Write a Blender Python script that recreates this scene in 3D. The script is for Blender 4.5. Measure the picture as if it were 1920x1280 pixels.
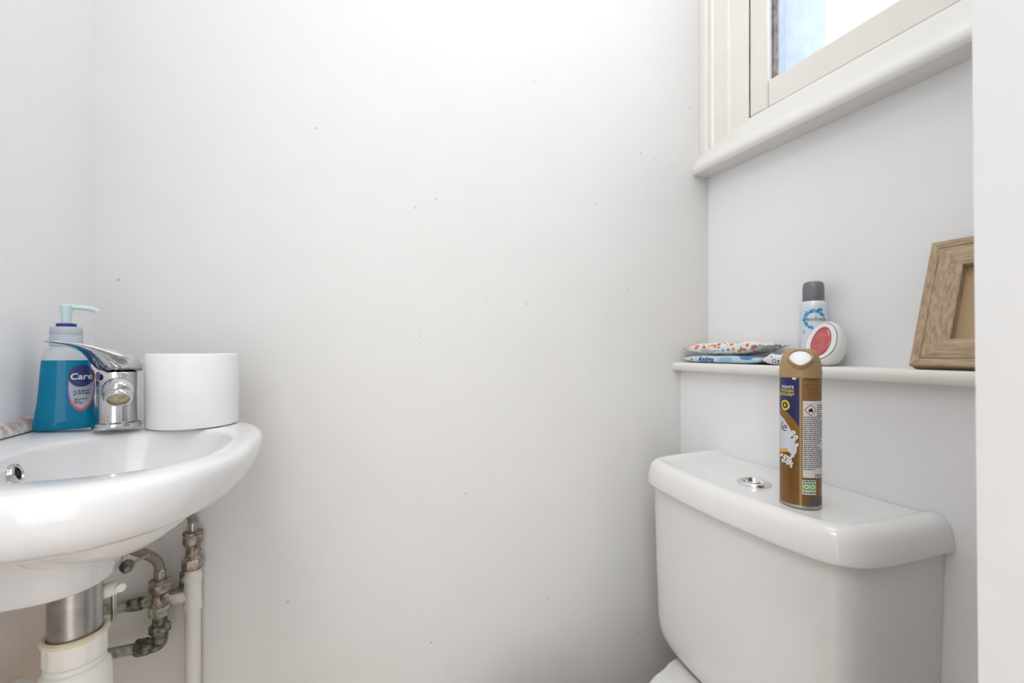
import bpy, bmesh, math, random
from mathutils import Vector, Matrix
random.seed(7)
for o in list(bpy.data.objects): bpy.data.objects.remove(o)
SC = bpy.context.scene
COL = SC.collection
EYE = 1.0                                   # camera height above the floor; z below is given from eye level
F = 850.0; YAW = math.radians(21.8); HZ = 658.0
SY, CY = math.sin(YAW), math.cos(YAW)

# ------------------------------------------------------------------ camera, sky, lights, exposure
cam = bpy.data.cameras.new('camera'); camo = bpy.data.objects.new('camera', cam); COL.objects.link(camo)
camo.location = (0, 0, EYE); camo.rotation_euler = (math.pi/2, 0, -YAW)
cam.sensor_width = 36; cam.lens = F/1920*36; cam.shift_y = (HZ-640)/1920; cam.clip_start = .01
cam.dof.use_dof = True; cam.dof.focus_distance = .80; cam.dof.aperture_fstop = 9
SC.camera = camo
w = bpy.data.worlds.new('overcast_sky'); SC.world = w; w.use_nodes = True
bg = w.node_tree.nodes['Background']
bg.inputs[0].default_value = (.80, .90, 1.0, 1); bg.inputs[1].default_value = 3.6
def area(name, loc, rot, sx, sy, energy, col):
    l = bpy.data.lights.new(name, 'AREA'); l.shape = 'RECTANGLE'; l.size = sx; l.size_y = sy
    l.energy = energy; l.color = col
    o = bpy.data.objects.new(name, l); COL.objects.link(o); o.location = loc; o.rotation_euler = rot
    return o
area('hallway_fill_upright', (-.40, -.80, 1.05), (math.radians(90), 0, 0), .9, 1.7, 11.0, (.95, .975, 1))  # added soft fill behind the camera; no window is built there
area('hallway_fill_overhead', (-.45, -.40, 2.36), (0, 0, 0), .7, .6, 14, (1, .992, .985))  # added overhead light to reach the right wall through the doorway
area('toilet_fill_overhead', (.40, .36, 2.39), (0, 0, 0), .8, .42, 4.6, (1, .99, .975))  # unseen panel added to light the walls evenly from above
pt = area('window_portal', (1.06, .47, EYE+.92), (0, math.radians(90), 0), .8, .62, 1, (1, 1, 1))
pt.data.cycles.is_portal = True
vs = SC.view_settings
vs.view_transform = 'Standard'; vs.look = 'None'; vs.gamma = 1; vs.use_curve_mapping = False; vs.exposure = -0.13

# ------------------------------------------------------------------ materials
MATS = {}
def mat(name, col, rough=.5, metal=0, trans=0, ior=1.45, bump=0, bscale=200, var=None, vscale=8, coat=0, alpha=1, spec=.5, sub=0):
    if name in MATS: return MATS[name]
    m = bpy.data.materials.new(name); m.use_nodes = True; nt = m.node_tree
    b = nt.nodes['Principled BSDF']
    b.inputs['Base Color'].default_value = (*col, 1); b.inputs['Roughness'].default_value = rough
    b.inputs['Metallic'].default_value = metal; b.inputs['Transmission Weight'].default_value = trans
    b.inputs['IOR'].default_value = ior; b.inputs['Coat Weight'].default_value = coat
    b.inputs['Alpha'].default_value = alpha; b.inputs['Specular IOR Level'].default_value = spec
    tc = None
    if var or bump:
        tc = nt.nodes.new('ShaderNodeTexCoord')
    if var:
        n = nt.nodes.new('ShaderNodeTexNoise'); n.inputs['Scale'].default_value = vscale; n.inputs['Detail'].default_value = 5
        nt.links.new(tc.outputs['Object'], n.inputs['Vector'])
        r = nt.nodes.new('ShaderNodeValToRGB'); r.color_ramp.elements[0].position = .38; r.color_ramp.elements[1].position = .66
        r.color_ramp.elements[0].color = (*col, 1); r.color_ramp.elements[1].color = (*var, 1)
        nt.links.new(n.outputs[0], r.inputs[0]); nt.links.new(r.outputs[0], b.inputs['Base Color'])
    if bump:
        n2 = nt.nodes.new('ShaderNodeTexNoise'); n2.inputs['Scale'].default_value = bscale; n2.inputs['Detail'].default_value = 4
        nt.links.new(tc.outputs['Object'], n2.inputs['Vector'])
        bp = nt.nodes.new('ShaderNodeBump'); bp.inputs['Strength'].default_value = bump; bp.inputs['Distance'].default_value = .002
        nt.links.new(n2.outputs[0], bp.inputs['Height']); nt.links.new(bp.outputs[0], b.inputs['Normal'])
    MATS[name] = m
    return m
def wall_mat(name, ca, cb, specks=True):
    m = bpy.data.materials.new(name); m.use_nodes = True; nt = m.node_tree; b = nt.nodes['Principled BSDF']
    b.inputs['Roughness'].default_value = .55; b.inputs['Specular IOR Level'].default_value = .35
    N = nt.nodes.new; L = nt.links.new
    tc = N('ShaderNodeTexCoord')
    n = N('ShaderNodeTexNoise'); n.inputs['Scale'].default_value = 5; n.inputs['Detail'].default_value = 6; n.inputs['Roughness'].default_value = .6
    L(tc.outputs['Object'], n.inputs['Vector'])
    r = N('ShaderNodeValToRGB'); r.color_ramp.elements[0].position = .40; r.color_ramp.elements[1].position = .72
    r.color_ramp.elements[0].color = (*ca, 1); r.color_ramp.elements[1].color = (*cb, 1)
    L(n.outputs[0], r.inputs[0]); col = r.outputs[0]
    if specks:
        v = N('ShaderNodeTexVoronoi'); v.inputs['Scale'].default_value = 13; L(tc.outputs['Object'], v.inputs['Vector'])
        lt = N('ShaderNodeMath'); lt.operation = 'LESS_THAN'; lt.inputs[1].default_value = .025; L(v.outputs['Distance'], lt.inputs[0])
        wn = N('ShaderNodeMix'); wn.data_type = 'RGBA'; L(lt.outputs[0], wn.inputs[0]); L(col, wn.inputs[6]); wn.inputs[7].default_value = (.45, .43, .41, 1)
        col = wn.outputs[2]
    L(col, b.inputs['Base Color'])
    n2 = N('ShaderNodeTexNoise'); n2.inputs['Scale'].default_value = 14; n2.inputs['Detail'].default_value = 6; n2.inputs['Roughness'].default_value = .45
    L(tc.outputs['Object'], n2.inputs['Vector'])
    n3 = N('ShaderNodeTexNoise'); n3.inputs['Scale'].default_value = 260; L(tc.outputs['Object'], n3.inputs['Vector'])
    b1 = N('ShaderNodeBump'); b1.inputs['Strength'].default_value = .27; b1.inputs['Distance'].default_value = .006; L(n2.outputs[0], b1.inputs['Height'])
    b2 = N('ShaderNodeBump'); b2.inputs['Strength'].default_value = .06; b2.inputs['Distance'].default_value = .001; L(n3.outputs[0], b2.inputs['Height'])
    L(b1.outputs[0], b2.inputs['Normal']); L(b2.outputs[0], b.inputs['Normal'])
    MATS[name] = m; return m
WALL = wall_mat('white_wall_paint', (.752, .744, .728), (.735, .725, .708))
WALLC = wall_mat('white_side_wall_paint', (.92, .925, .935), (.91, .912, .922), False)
CEIL = mat('ceiling_paint', (.90, .90, .89), .7)
FLOOR = mat('warm_wood_floor', (.76, .63, .53), .45, var=(.80, .69, .60), vscale=6)
WOODP = mat('cream_gloss_paint', (.83, .79, .725), .32, bump=.12, bscale=60, var=(.84, .82, .775), vscale=10)
SILLP = mat('white_gloss_paint', (.78, .768, .74), .30, bump=.12, bscale=50)
SHELFP = mat('shelf_gloss_paint', (.84, .825, .785), .35, bump=.1, bscale=60)
CER = mat('white_ceramic', (.80, .798, .80), .10, coat=.3)
CERC = mat('cistern_ceramic', (.81, .798, .785), .14, coat=.3)
CHROME = mat('worn_chrome', (.72, .72, .73), .10, 1, bump=.12, bscale=90, var=(.52, .52, .53), vscale=40)
BRIGHT = mat('bright_chrome', (.82, .82, .83), .06, 1)
STEEL = mat('dull_steel', (.46, .46, .45), .30, 1, var=(.33, .31, .28), vscale=45)
BRASS = mat('tarnished_fitting', (.21, .18, .145), .40, .7, bump=.6, bscale=160, var=(.55, .50, .44), vscale=120)
VERDI = mat('verdigris_copper', (.22, .25, .19), .75, .1, bump=.7, bscale=150, var=(.56, .56, .46), vscale=130)
DARKM = mat('dark_corroded_metal', (.05, .05, .045), .5, .5, bump=.7, bscale=160, var=(.33, .33, .28), vscale=130)
BRAID = mat('braided_steel', (.44, .40, .35), .4, .8, bump=.9, bscale=700, var=(.26, .23, .20), vscale=500)
PVC = mat('white_plastic', (.84, .82, .76), .32)
PVCY = mat('yellowed_plastic', (.72, .62, .40), .5, var=(.78, .72, .55), vscale=60)
PIPEP = mat('white_painted_pipe', (.82, .79, .755), .4, bump=.25, bscale=120)
PAPER = mat('toilet_paper', (.87, .865, .85), .95, bump=.12, bscale=500, spec=.1)
CARD = mat('brown_cardboard', (.30, .22, .15), .9)
DARK = mat('dark_cavity', (.03, .028, .025), .8)
BRASSIN = mat('brassy_limescale', (.42, .34, .18), .55, .4, var=(.60, .55, .42), vscale=200)

# ------------------------------------------------------------------ mesh helpers (z from eye level)
def mk(name, verts, faces, m, parent=None, loc=None, sharp=38, smooth=True, recalc=True):
    me = bpy.data.meshes.new(name)
    base = Vector(loc) if loc is not None else (Vector(parent['_base']) if parent else Vector((0, 0, -EYE)))
    me.from_pydata([tuple(Vector(v)-base) for v in verts], [], faces)
    if recalc:
        bm = bmesh.new(); bm.from_mesh(me); bmesh.ops.recalc_face_normals(bm, faces=bm.faces[:]); bm.to_mesh(me); bm.free()
    if smooth:
        me.shade_smooth(); me.set_sharp_from_angle(angle=math.radians(sharp))
    me.materials.append(m)
    o = bpy.data.objects.new(name, me); COL.objects.link(o)
    if parent:
        p = parent
        o.parent = p; o.location = (0, 0, 0)
        o['_base'] = tuple(base)
    else:
        o.location = base + Vector((0, 0, EYE)); o['_base'] = tuple(base)
    return o
def thing(name, label, cat, loc, group=None):
    o = bpy.data.objects.new(name, None); COL.objects.link(o); o.empty_display_size = .02
    o.location = Vector(loc)+Vector((0, 0, EYE)); o['_base'] = tuple(loc)
    o['label'] = label; o['category'] = cat
    if group: o['group'] = group
    return o
def tag(o, label, cat, group=None):
    o['label'] = label; o['category'] = cat
    if group: o['group'] = group
    return o
def struct(o): o['kind'] = 'structure'; return o
def loft(rings, cap0=True, cap1=True, closed=True):
    n = len(rings[0]); V = [p for r in rings for p in r]; Fc = []
    for i in range(len(rings)-1):
        for j in range(n if closed else n-1):
            k = (j+1) % n
            Fc.append((i*n+j, i*n+k, (i+1)*n+k, (i+1)*n+j))
    if cap0: Fc.append(tuple(range(n-1, -1, -1)))
    if cap1: Fc.append(tuple((len(rings)-1)*n+j for j in range(n)))
    return V, Fc
def join(*parts):
    V, Fc = [], []
    for v, f in parts:
        b = len(V); V += list(v); Fc += [tuple(i+b for i in q) for q in f]
    return V, Fc
def frame_of(d):
    d = Vector(d).normalized(); a = Vector((0, 0, 1)) if abs(d.z) < .95 else Vector((1, 0, 0))
    x = d.cross(a).normalized(); y = x.cross(d).normalized(); return x, y, d
def lathe(prof, p, d=(0, 0, 1), seg=40, cap0=True, cap1=True, rot=0):
    x, y, d = frame_of(d); p = Vector(p); rings = []
    for r, h in prof:
        rings.append([p+d*h+(x*math.cos(2*math.pi*j/seg+rot)+y*math.sin(2*math.pi*j/seg+rot))*r for j in range(seg)])
    return loft(rings, cap0, cap1)
def tube(path, r, seg=14):
    path = [Vector(p) for p in path]; rings = []
    rr = r if isinstance(r, (list, tuple)) else [r]*len(path)
    px = None
    for i, p in enumerate(path):
        d = (path[min(i+1, len(path)-1)]-path[max(i-1, 0)]).normalized()
        if px is None: px, py, _ = frame_of(d)
        else:
            px = (px-d*px.dot(d)).normalized()
        py = d.cross(px)
        rings.append([p+(px*math.cos(2*math.pi*j/seg)+py*math.sin(2*math.pi*j/seg))*rr[i] for j in range(seg)])
    return loft(rings)
def smooth_path(pts, n=8):
    P = [Vector(p) for p in pts]; P = [P[0]*2-P[1]]+P+[P[-1]*2-P[-2]]; out = []
    for i in range(1, len(P)-2):
        for k in range(n):
            t = k/n; a, b, c, d = P[i-1:i+3]
            out.append(.5*((2*b)+(c-a)*t+(2*a-5*b+4*c-d)*t*t+(-a+3*b-3*c+d)*t**3))
    out.append(P[-2]); return out
def box(x0, x1, y0, y1, z0, z1):
    V = [(x, y, z) for z in (z0, z1) for x, y in ((x0, y0), (x1, y0), (x1, y1), (x0, y1))]
    return V, [(3, 2, 1, 0), (4, 5, 6, 7), (0, 1, 5, 4), (1, 2, 6, 5), (2, 3, 7, 6), (3, 0, 4, 7)]
def bevel(o, w=.002, seg=2):
    md = o.modifiers.new('bevel', 'BEVEL'); md.width = w; md.segments = seg; md.limit_method = 'ANGLE'; md.angle_limit = math.radians(35)
    return o
def extrude_y(prof, y0, y1):            # profile in (x, z), run along y
    return loft([[(x, y0, z) for x, z in prof], [(x, y1, z) for x, z in prof]])
def extrude_z(prof, z0, z1):
    return loft([[(x, y, z0) for x, y in prof], [(x, y, z1) for x, y in prof]])
def chaikin(P, it=2):
    for _ in range(it):
        Q = []
        for i in range(len(P)):
            a, b = P[i], P[(i+1) % len(P)]
            Q += [(a[0]*.75+b[0]*.25, a[1]*.75+b[1]*.25), (a[0]*.25+b[0]*.75, a[1]*.25+b[1]*.75)]
        P = Q
    return P
def offset(P, d):                       # inward offset of a counter-clockwise outline
    out = []; n = len(P)
    for i in range(n):
        a, b, c = Vector(P[i-1]), Vector(P[i]), Vector(P[(i+1) % n])
        t = (c-a).normalized(); out.append((b.x-t.y*d, b.y+t.x*d))
    return out
def ray(x, y):
    a = (x-960)/F; return Vector((SY+CY*a, CY-SY*a, (HZ-y)/F))
# flat print wrapped onto a curved surface
def flat_polys(polys):
    bm = bmesh.new()
    for p in polys:
        vs_ = [bm.verts.new((a, b, 0)) for a, b in p]
        try: bm.faces.new(vs_)
        except ValueError: pass
    bmesh.ops.triangulate(bm, faces=bm.faces[:])
    return bm
def flat_text(s, size, x=0, y=0, align='LEFT', shear=0, sx=1, bold=0):
    c = bpy.data.curves.new('t', 'FONT'); c.body = s; c.size = size; c.align_x = align; c.shear = shear; c.resolution_u = 3; c.offset = bold
    o = bpy.data.objects.new('t', c); COL.objects.link(o)
    me = bpy.data.meshes.new_from_object(o.evaluated_get(bpy.context.evaluated_depsgraph_get()))
    bpy.data.objects.remove(o); bpy.data.curves.remove(c)
    bm = bmesh.new(); bm.from_mesh(me); bpy.data.meshes.remove(me)
    for v in bm.verts: v.co = Vector((v.co.x*sx+x, v.co.y+y, 0))
    bmesh.ops.triangulate(bm, faces=bm.faces[:])
    return bm
def wrap(name, bm, fn, m, parent, step=.003, ystep=None):
    xs = [v.co.x for v in bm.verts]; ys = [v.co.y for v in bm.verts]
    def cut(lo, hi, st, ax):
        n = int((hi-lo)/st)
        for i in range(1, n+1):
            p = lo+i*st
            bmesh.ops.bisect_plane(bm, geom=bm.verts[:]+bm.edges[:]+bm.faces[:], plane_co=(p, 0, 0) if ax == 0 else (0, p, 0), plane_no=(1, 0, 0) if ax == 0 else (0, 1, 0))
    cut(min(xs), max(xs), step, 0)
    if ystep: cut(min(ys), max(ys), ystep, 1)
    bm.verts.index_update()
    V = [fn(v.co.x, v.co.y) for v in bm.verts]; Fc = [tuple(v.index for v in f.verts) for f in bm.faces]
    bm.free()
    return mk(name, V, Fc, m, parent, smooth=True, recalc=False, sharp=80)
def rect(x0, x1, y0, y1): return [(x0, y0), (x1, y0), (x1, y1), (x0, y1)]
def disc(cx, cy, rx, ry, n=24, a0=0, a1=2*math.pi):
    return [(cx+rx*math.cos(a0+(a1-a0)*i/n), cy+ry*math.sin(a0+(a1-a0)*i/n)) for i in range(n + (0 if abs(a1-a0-2*math.pi) < 1e-6 else 1))]
def ringp(cx, cy, r1, r0, n=28, sy=1):
    out = []
    for i in range(n):
        a, b = 2*math.pi*i/n, 2*math.pi*(i+1)/n
        out.append([(cx+r1*math.cos(a), cy+sy*r1*math.sin(a)), (cx+r1*math.cos(b), cy+sy*r1*math.sin(b)), (cx+r0*math.cos(b), cy+sy*r0*math.sin(b)), (cx+r0*math.cos(a), cy+sy*r0*math.sin(a))])
    return out
def words(x0, x1, y0, y1, rows, fill=.55, wmin=.0016, wmax=.005):
    out = []; dy = (y1-y0)/rows
    for i in range(rows):
        y = y1-(i+1)*dy; x = x0; end = x1 if random.random() < .75 else x0+(x1-x0)*random.uniform(.35, .85)
        while x < end-.001:
            l = min(random.uniform(wmin, wmax), end-x)
            out.append(rect(x, x+l, y+dy*(1-fill)/2, y+dy*(1+fill)/2)); x += l+.0009
    return out

def brown_low_wall(name):                                  # white paint turning unevenly brown towards the floor
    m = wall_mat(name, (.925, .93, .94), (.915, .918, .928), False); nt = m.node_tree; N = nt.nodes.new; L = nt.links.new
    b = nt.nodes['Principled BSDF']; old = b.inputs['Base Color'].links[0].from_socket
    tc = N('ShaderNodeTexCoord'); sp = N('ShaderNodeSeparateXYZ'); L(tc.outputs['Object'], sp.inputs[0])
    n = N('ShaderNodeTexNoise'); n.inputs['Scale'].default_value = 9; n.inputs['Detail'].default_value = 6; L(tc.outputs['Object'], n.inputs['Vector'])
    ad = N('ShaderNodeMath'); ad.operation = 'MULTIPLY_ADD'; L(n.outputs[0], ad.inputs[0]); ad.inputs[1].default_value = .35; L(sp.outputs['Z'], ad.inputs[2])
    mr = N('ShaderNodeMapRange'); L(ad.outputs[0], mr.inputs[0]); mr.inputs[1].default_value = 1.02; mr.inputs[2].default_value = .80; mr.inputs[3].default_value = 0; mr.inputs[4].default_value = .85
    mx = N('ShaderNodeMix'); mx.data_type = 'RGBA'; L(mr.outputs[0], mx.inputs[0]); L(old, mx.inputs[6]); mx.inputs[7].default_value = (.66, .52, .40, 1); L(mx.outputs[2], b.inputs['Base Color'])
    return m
# ------------------------------------------------------------------ the room
XL, XR, XB, YB, YF, ZF, ZC = -.336, .8865, .798, .88, .13, -1.0, 1.4
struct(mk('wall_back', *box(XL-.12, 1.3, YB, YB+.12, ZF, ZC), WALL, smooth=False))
struct(mk('wall_left', *box(XL-.12, XL, .02, YB, ZF, ZC), brown_low_wall('brown_low_left_wall_paint'), smooth=False))
WY0, WY1, WZ0, WZ1 = .22, .755, .50, 1.22        # window opening in the right wall
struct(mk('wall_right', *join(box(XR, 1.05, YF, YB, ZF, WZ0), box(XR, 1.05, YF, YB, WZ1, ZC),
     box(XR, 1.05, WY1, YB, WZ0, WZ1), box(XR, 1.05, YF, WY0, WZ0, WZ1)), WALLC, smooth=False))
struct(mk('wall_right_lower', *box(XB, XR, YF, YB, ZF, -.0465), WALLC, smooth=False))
# door nib close to the camera, leaning a little like the photographed one
c0 = .3125; lean = .0175
def nib(z): return c0 + lean*z*-1
struct(mk('wall_front', [(nib(ZF), YF, ZF), (nib(ZF), .02, ZF), (1.3, .02, ZF), (1.3, YF, ZF), (nib(ZC), YF, ZC), (nib(ZC), .02, ZC), (1.3, .02, ZC), (1.3, YF, ZC)],
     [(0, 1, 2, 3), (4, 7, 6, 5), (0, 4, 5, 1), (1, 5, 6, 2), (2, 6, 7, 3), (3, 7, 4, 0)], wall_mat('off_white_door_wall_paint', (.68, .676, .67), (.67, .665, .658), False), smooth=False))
struct(mk('wall_hallway', *join(box(1.3, 1.4, -.84, .02, ZF, ZC), box(-1.7, 1.4, -.94, -.84, ZF, ZC), box(-1.7, -1.6, -.84, .13, ZF, ZC), box(-1.6, XL-.12, .02, .13, ZF, ZC)), WALLC, smooth=False))
struct(mk('floor', *box(-1.7, 1.4, -.94, 1.0, ZF-.1, ZF), FLOOR, smooth=False))
struct(mk('ceiling', *box(-1.7, 1.4, -.94, 1.0, ZC, ZC+.1), CEIL, smooth=False))
# outside: rendered reveal beyond the glass
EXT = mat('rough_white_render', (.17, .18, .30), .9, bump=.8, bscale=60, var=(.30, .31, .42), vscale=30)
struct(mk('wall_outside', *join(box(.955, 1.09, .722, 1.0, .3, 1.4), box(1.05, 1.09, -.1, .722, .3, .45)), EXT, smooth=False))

# window
win = bpy.data.objects.new('window_1', None); COL.objects.link(win); win['kind'] = 'structure'
win.location = (XR, .5, EYE+.435); win['_base'] = (XR, .5, .435)
def arch_prof(y_out, s):     # moulded casing seen in plan: from the outer edge towards the glass
    p = [(XR+.06, 0), (.8575, 0), (.857, .006), (.8585, .017), (.8625, .020), (.8625, .026), (.8595, .029), (.859, .036), (.8625, .040), (.864, .048), (.8645, .080), (.867, .083), (.8685, .088), (.8685, .118), (.873, .1298), (XR+.06, .1298)]
    return [(x, y_out+s*d) for x, d in p]
mk('architrave', *extrude_z(arch_prof(YB-.0005, -1), .452, 1.36), WOODP, win, sharp=25)
mk('architrave', *extrude_z(arch_prof(YF+.0005, 1)[:3]+[(.865, YF+.05), (.87, YF+.088), (XR+.06, YF+.088)], .452, 1.36), WOODP, win, sharp=25)
mk('architrave', *box(.864, XR+.06, YF+.05, YB-.1, 1.21, 1.36), WOODP, win)
sill = [(XR+.06, .436), (.845, .4355), (.838, .4365), (.8345, .441), (.8335, .4475), (.835, .455), (.839, .461), (.8425, .4635), (.852, .478), (.862, .496), (.8675, .512), (.8745, .5235), (XR+.06, .535)]
mk('window_sill', *extrude_y(sill, YF+.0005, YB-.0005), SILLP, win, sharp=30)
bevel(mk('sash_stile', *box(.8755, .918, .7045, .7485, .5255, 1.21), WOODP, win), .003)
bevel(mk('sash_stile', *box(.8755, .918, .225, .262, .5255, 1.21), WOODP, win), .003)
bevel(mk('sash_rail', *box(.8775, .917, .262, .7045, .5255, .5845), WOODP, win), .003)
bevel(mk('sash_rail', *box(.8775, .917, .262, .7045, 1.15, 1.21), WOODP, win), .003)
PUTTY = mat('peeling_putty', (.16, .14, .13), .8, bump=.8, bscale=140, var=(.34, .28, .24), vscale=60)
mk('putty_strip', *box(.889, .9175, .6985, .7043, .586, 1.149), PUTTY, win)
mk('frame_gap', *box(.8752, .90, .7488, .7501, .5262, 1.21), mat('dirty_gap', (.20, .14, .09), .9, var=(.35, .28, .2), vscale=50), win)
g = bpy.data.materials.new('frosted_pane'); g.use_nodes = True; nt = g.node_tree; nt.nodes.clear()
out = nt.nodes.new('ShaderNodeOutputMaterial'); mx = nt.nodes.new('ShaderNodeMixShader'); tr = nt.nodes.new('ShaderNodeBsdfTransparent'); tl = nt.nodes.new('ShaderNodeBsdfTranslucent')
tr.inputs[0].default_value = (.93, .95, .98, 1); tl.inputs[0].default_value = (.85, .88, .95, 1); mx.inputs[0].default_value = .28
nt.links.new(tr.outputs[0], mx.inputs[1]); nt.links.new(tl.outputs[0], mx.inputs[2]); nt.links.new(mx.outputs[0], out.inputs[0])
mk('pane', *box(.900, .904, .2615, .7045, .584, 1.151), g, win, smooth=False)

# sealant bead along the basin and the left wall
SEAL = mat('mouldy_sealant', (.80, .78, .76), .45, bump=.5, bscale=120, var=(.42, .27, .22), vscale=70)
struct(mk('trim_1', *extrude_y([(XL+.0005, -.094), (XL+.0005, -.078), (XL+.006, -.082), (XL+.010, -.0935)], .42, .775), SEAL))

# ------------------------------------------------------------------ wash basin
def sgn(v): return -1 if v < 0 else 1
def outer(t, sx=1, sy=1, cyy=.595):
    c, s = math.cos(t), math.sin(t); n = 2.6 if c >= 0 else 7
    x = sgn(c)*abs(c)**(2/n)*.128; y = sgn(s)*abs(s)**(2/n)*.195
    x0 = -.2075+x; y0 = .595+y
    return XL+.0008+(x0-XL)*sx, cyy+(y0-.595)*sy
def inner(t, s, k=0):
    c, q = math.cos(t), math.sin(t); n = 2.5
    cx, cy = -.200-.035*k, .584+.008*k
    return cx+sgn(c)*abs(c)**(2/n)*.091*s, cy+sgn(q)*abs(q)**(2/n)*.114*s
NB = 112; TS = [2*math.pi*(i+.5)/NB for i in range(NB)]
def deck(x, y): return .0055*max(0, min(1, (-.235-x)/.09))+.0035*max(0, min(1, (.52-y)/.08))
rings = []
for s, z in ((.16, -.207), (.22, -.2065), (.42, -.201), (.62, -.190), (.78, -.172), (.89, -.150), (.95, -.130), (.985, -.115), (1.0, -.1075), (1.012, -.1035), (1.03, -.1012)):
    rings.append([(*inner(t, s, 1-s if s < 1 else 0), z) for t in TS])
for f in (.35, .7):
    r = []
    for t in TS:
        a, b = inner(t, 1.05), outer(t, .955, .955); x, y = a[0]*(1-f)+b[0]*f, a[1]*(1-f)+b[1]*f
        r.append((x, y, -.1002+deck(x, y)))
    rings.append(r)
for sx, sy, z in ((.965, .965, -.1005), (.985, .985, -.1022), (.996, .996, -.1055), (1, 1, -.110), (.998, .998, -.118), (.985, .982, -.129), (.955, .945, -.142), (.905, .885, -.154), (.835, .80, -.1665), (.75, .69, -.178), (.65, .57, -.188), (.575, .465, -.195), (.535, .395, -.2005), (.512, .345, -.207), (.500, .310, -.2125), (.498, .300, -.2170), (.497, .298, -.2275), (.485, .285, -.230)):
    r = []
    for t in TS:
        x, y = outer(t, sx, sy, .595-.003*(1-sy)); zz = z
        if z > -.112: zz += deck(x, y)
        elif z > -.2120: zz += .022*max(0, min(1, (.61-y)/.10))*max(0, min(1, (-.140-z)/.05))
        r.append((x, y, zz))
    rings.append(r)
basin = thing('wash_basin', 'small white ceramic basin fixed to the left wall under the tap', 'basin', (XL+.06, .595, -.236))
mk('bowl', *loft(rings), CER, basin, sharp=60)
ovx = Vector((-.2875, .594, -.1205))
mk('overflow_ring', *lathe([(.0062, 0), (.0062, .002), (.0072, .0032), (.0092, .0028), (.0102, .0008), (.0102, -.003), (.0062, -.003)], ovx, (1, .05, .25), 32, False, False), CHROME, basin)
mk('overflow_hole', *lathe([(.0064, -.002), (.0064, -.001)], ovx, (1, .05, .25), 24), DARK, basin)

# ------------------------------------------------------------------ tap
T = Vector((-.246, .704, -.0925))
tap = thing('basin_tap', 'worn chrome mixer tap between the blue soap bottle and the toilet roll', 'tap', T)
mk('base_ring', *lathe([(.0236, -.0015), (.0240, .002), (.0232, .0045), (.0212, .0058), (.0205, .0062)], T), CHROME, tap)
mk('body', *lathe([(.0198, .0055), (.0194, .012), (.0191, .04), (.0194, .0655), (.0185, .067)], T, seg=48), CHROME, tap)
dl = Vector((-.60, -.80, 0)).normalized(); dn = Vector((-dl.y, dl.x, 0))
lev = [(-.0225, .009, -.0262, -.0225), (-.0215, .0125, -.0265, -.0185), (-.0185, .0165, -.0265, -.0125), (-.012, .0200, -.0265, -.0058), (-.004, .0212, -.0265, -.001), (.006, .0208, -.0262, .0028), (.014, .0190, -.0240, .0052), (.020, .0168, -.0175, .0066), (.026, .0148, -.0090, .0076), (.034, .0127, -.0012, .0087), (.044, .0110, .0040, .0098), (.056, .0097, .0072, .0110), (.066, .0088, .0090, .0118), (.069, .0065, .0098, .0116)]
rings = []
for s, hw, zb, zt in lev:
    r = []
    for j in range(28):
        a = 2*math.pi*j/28; c, q = math.cos(a), math.sin(a)
        z = (zb+zt)/2+(zt-zb)/2*sgn(q)*abs(q)**.75
        p = Vector((T.x, T.y, 0))+dl*s+dn*hw*sgn(c)*abs(c)**.8; r.append((p.x, p.y, z))
    rings.append(r)
mk('lever', *loft(rings), CHROME, tap, sharp=50)
ds = Vector((.35, -.937, 0)).normalized()
sp0 = Vector((T.x, T.y, -.053)); path = [sp0+ds*d+Vector((0, 0, dz)) for d, dz in ((.008, .002), (.025, .005), (.038, .0075), (.046, .008), (.0515, .007), (.0545, .0055), (.056, .004))]
mk('spout', *tube(path, [.0150, .0150, .0148, .0145, .0132, .0105, .006], 26), CHROME, tap, sharp=60)
an = (ds*.70+Vector((0, 0, -.71))).normalized(); ap = sp0+ds*.0435+Vector((0, 0, .0075))
mk('aerator', *lathe([(.0108, 0), (.0128, .004), (.0132, .0125), (.0124, .0145), (.0105, .0147), (.0103, .0115)], ap, an, 32, True, False), CHROME, tap)
mk('aerator_insert', *lathe([(.0102, .0105), (.0102, .0118), (.004, .0132)], ap, an, 28), BRASSIN, tap)
def tapsurf(a, z, r=.0197): return Vector((T.x+r*math.sin(a), T.y-r*math.cos(a), z))
RED = mat('red_enamel', (.70, .05, .03), .3); BLUE = mat('blue_enamel', (.04, .08, .35), .3)
ca = math.radians(-38)
for nm, mm, a0, a1 in (('hot_mark', RED, math.pi/2, 3*math.pi/2), ('cold_mark', BLUE, -math.pi/2, math.pi/2)):
    wrap(nm, flat_polys([disc(0, 0, .0042, .0042, 12, a0, a1)]), lambda x, y: tapsurf(ca+x/.0197, -.0305+y, .0215), mm, tap)

# ------------------------------------------------------------------ soap bottle
Bc = Vector((-.2985, .7135, -.0935))
vd = Vector((Bc.x, Bc.y, 0)).normalized(); bw = Vector((vd.y, -vd.x, 0)); bd = -vd     # bw = to the right in view, bd = to the viewer
bw = (bw+bd*.10).normalized(); bd = Vector((bw.y, -bw.x, 0)); bd = bd if bd.dot(vd) < 0 else -bd
BP = [(0, .0265, .0165), (.0015, .0285, .0178), (.006, .0292, .0185), (.016, .0275, .0180), (.030, .0255, .0175), (.050, .0238, .0170), (.070, .0226, .0165), (.085, .0216, .0160), (.092, .0200, .0152), (.0965, .0170, .0140), (.0995, .0135, .0125)]
def bprof(h):
    for (h0, a0, b0), (h1, a1, b1) in zip(BP, BP[1:]):
        if h <= h1:
            f = (h-h0)/(h1-h0); return a0+(a1-a0)*f, b0+(b1-b0)*f
    return BP[-1][1:]
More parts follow.
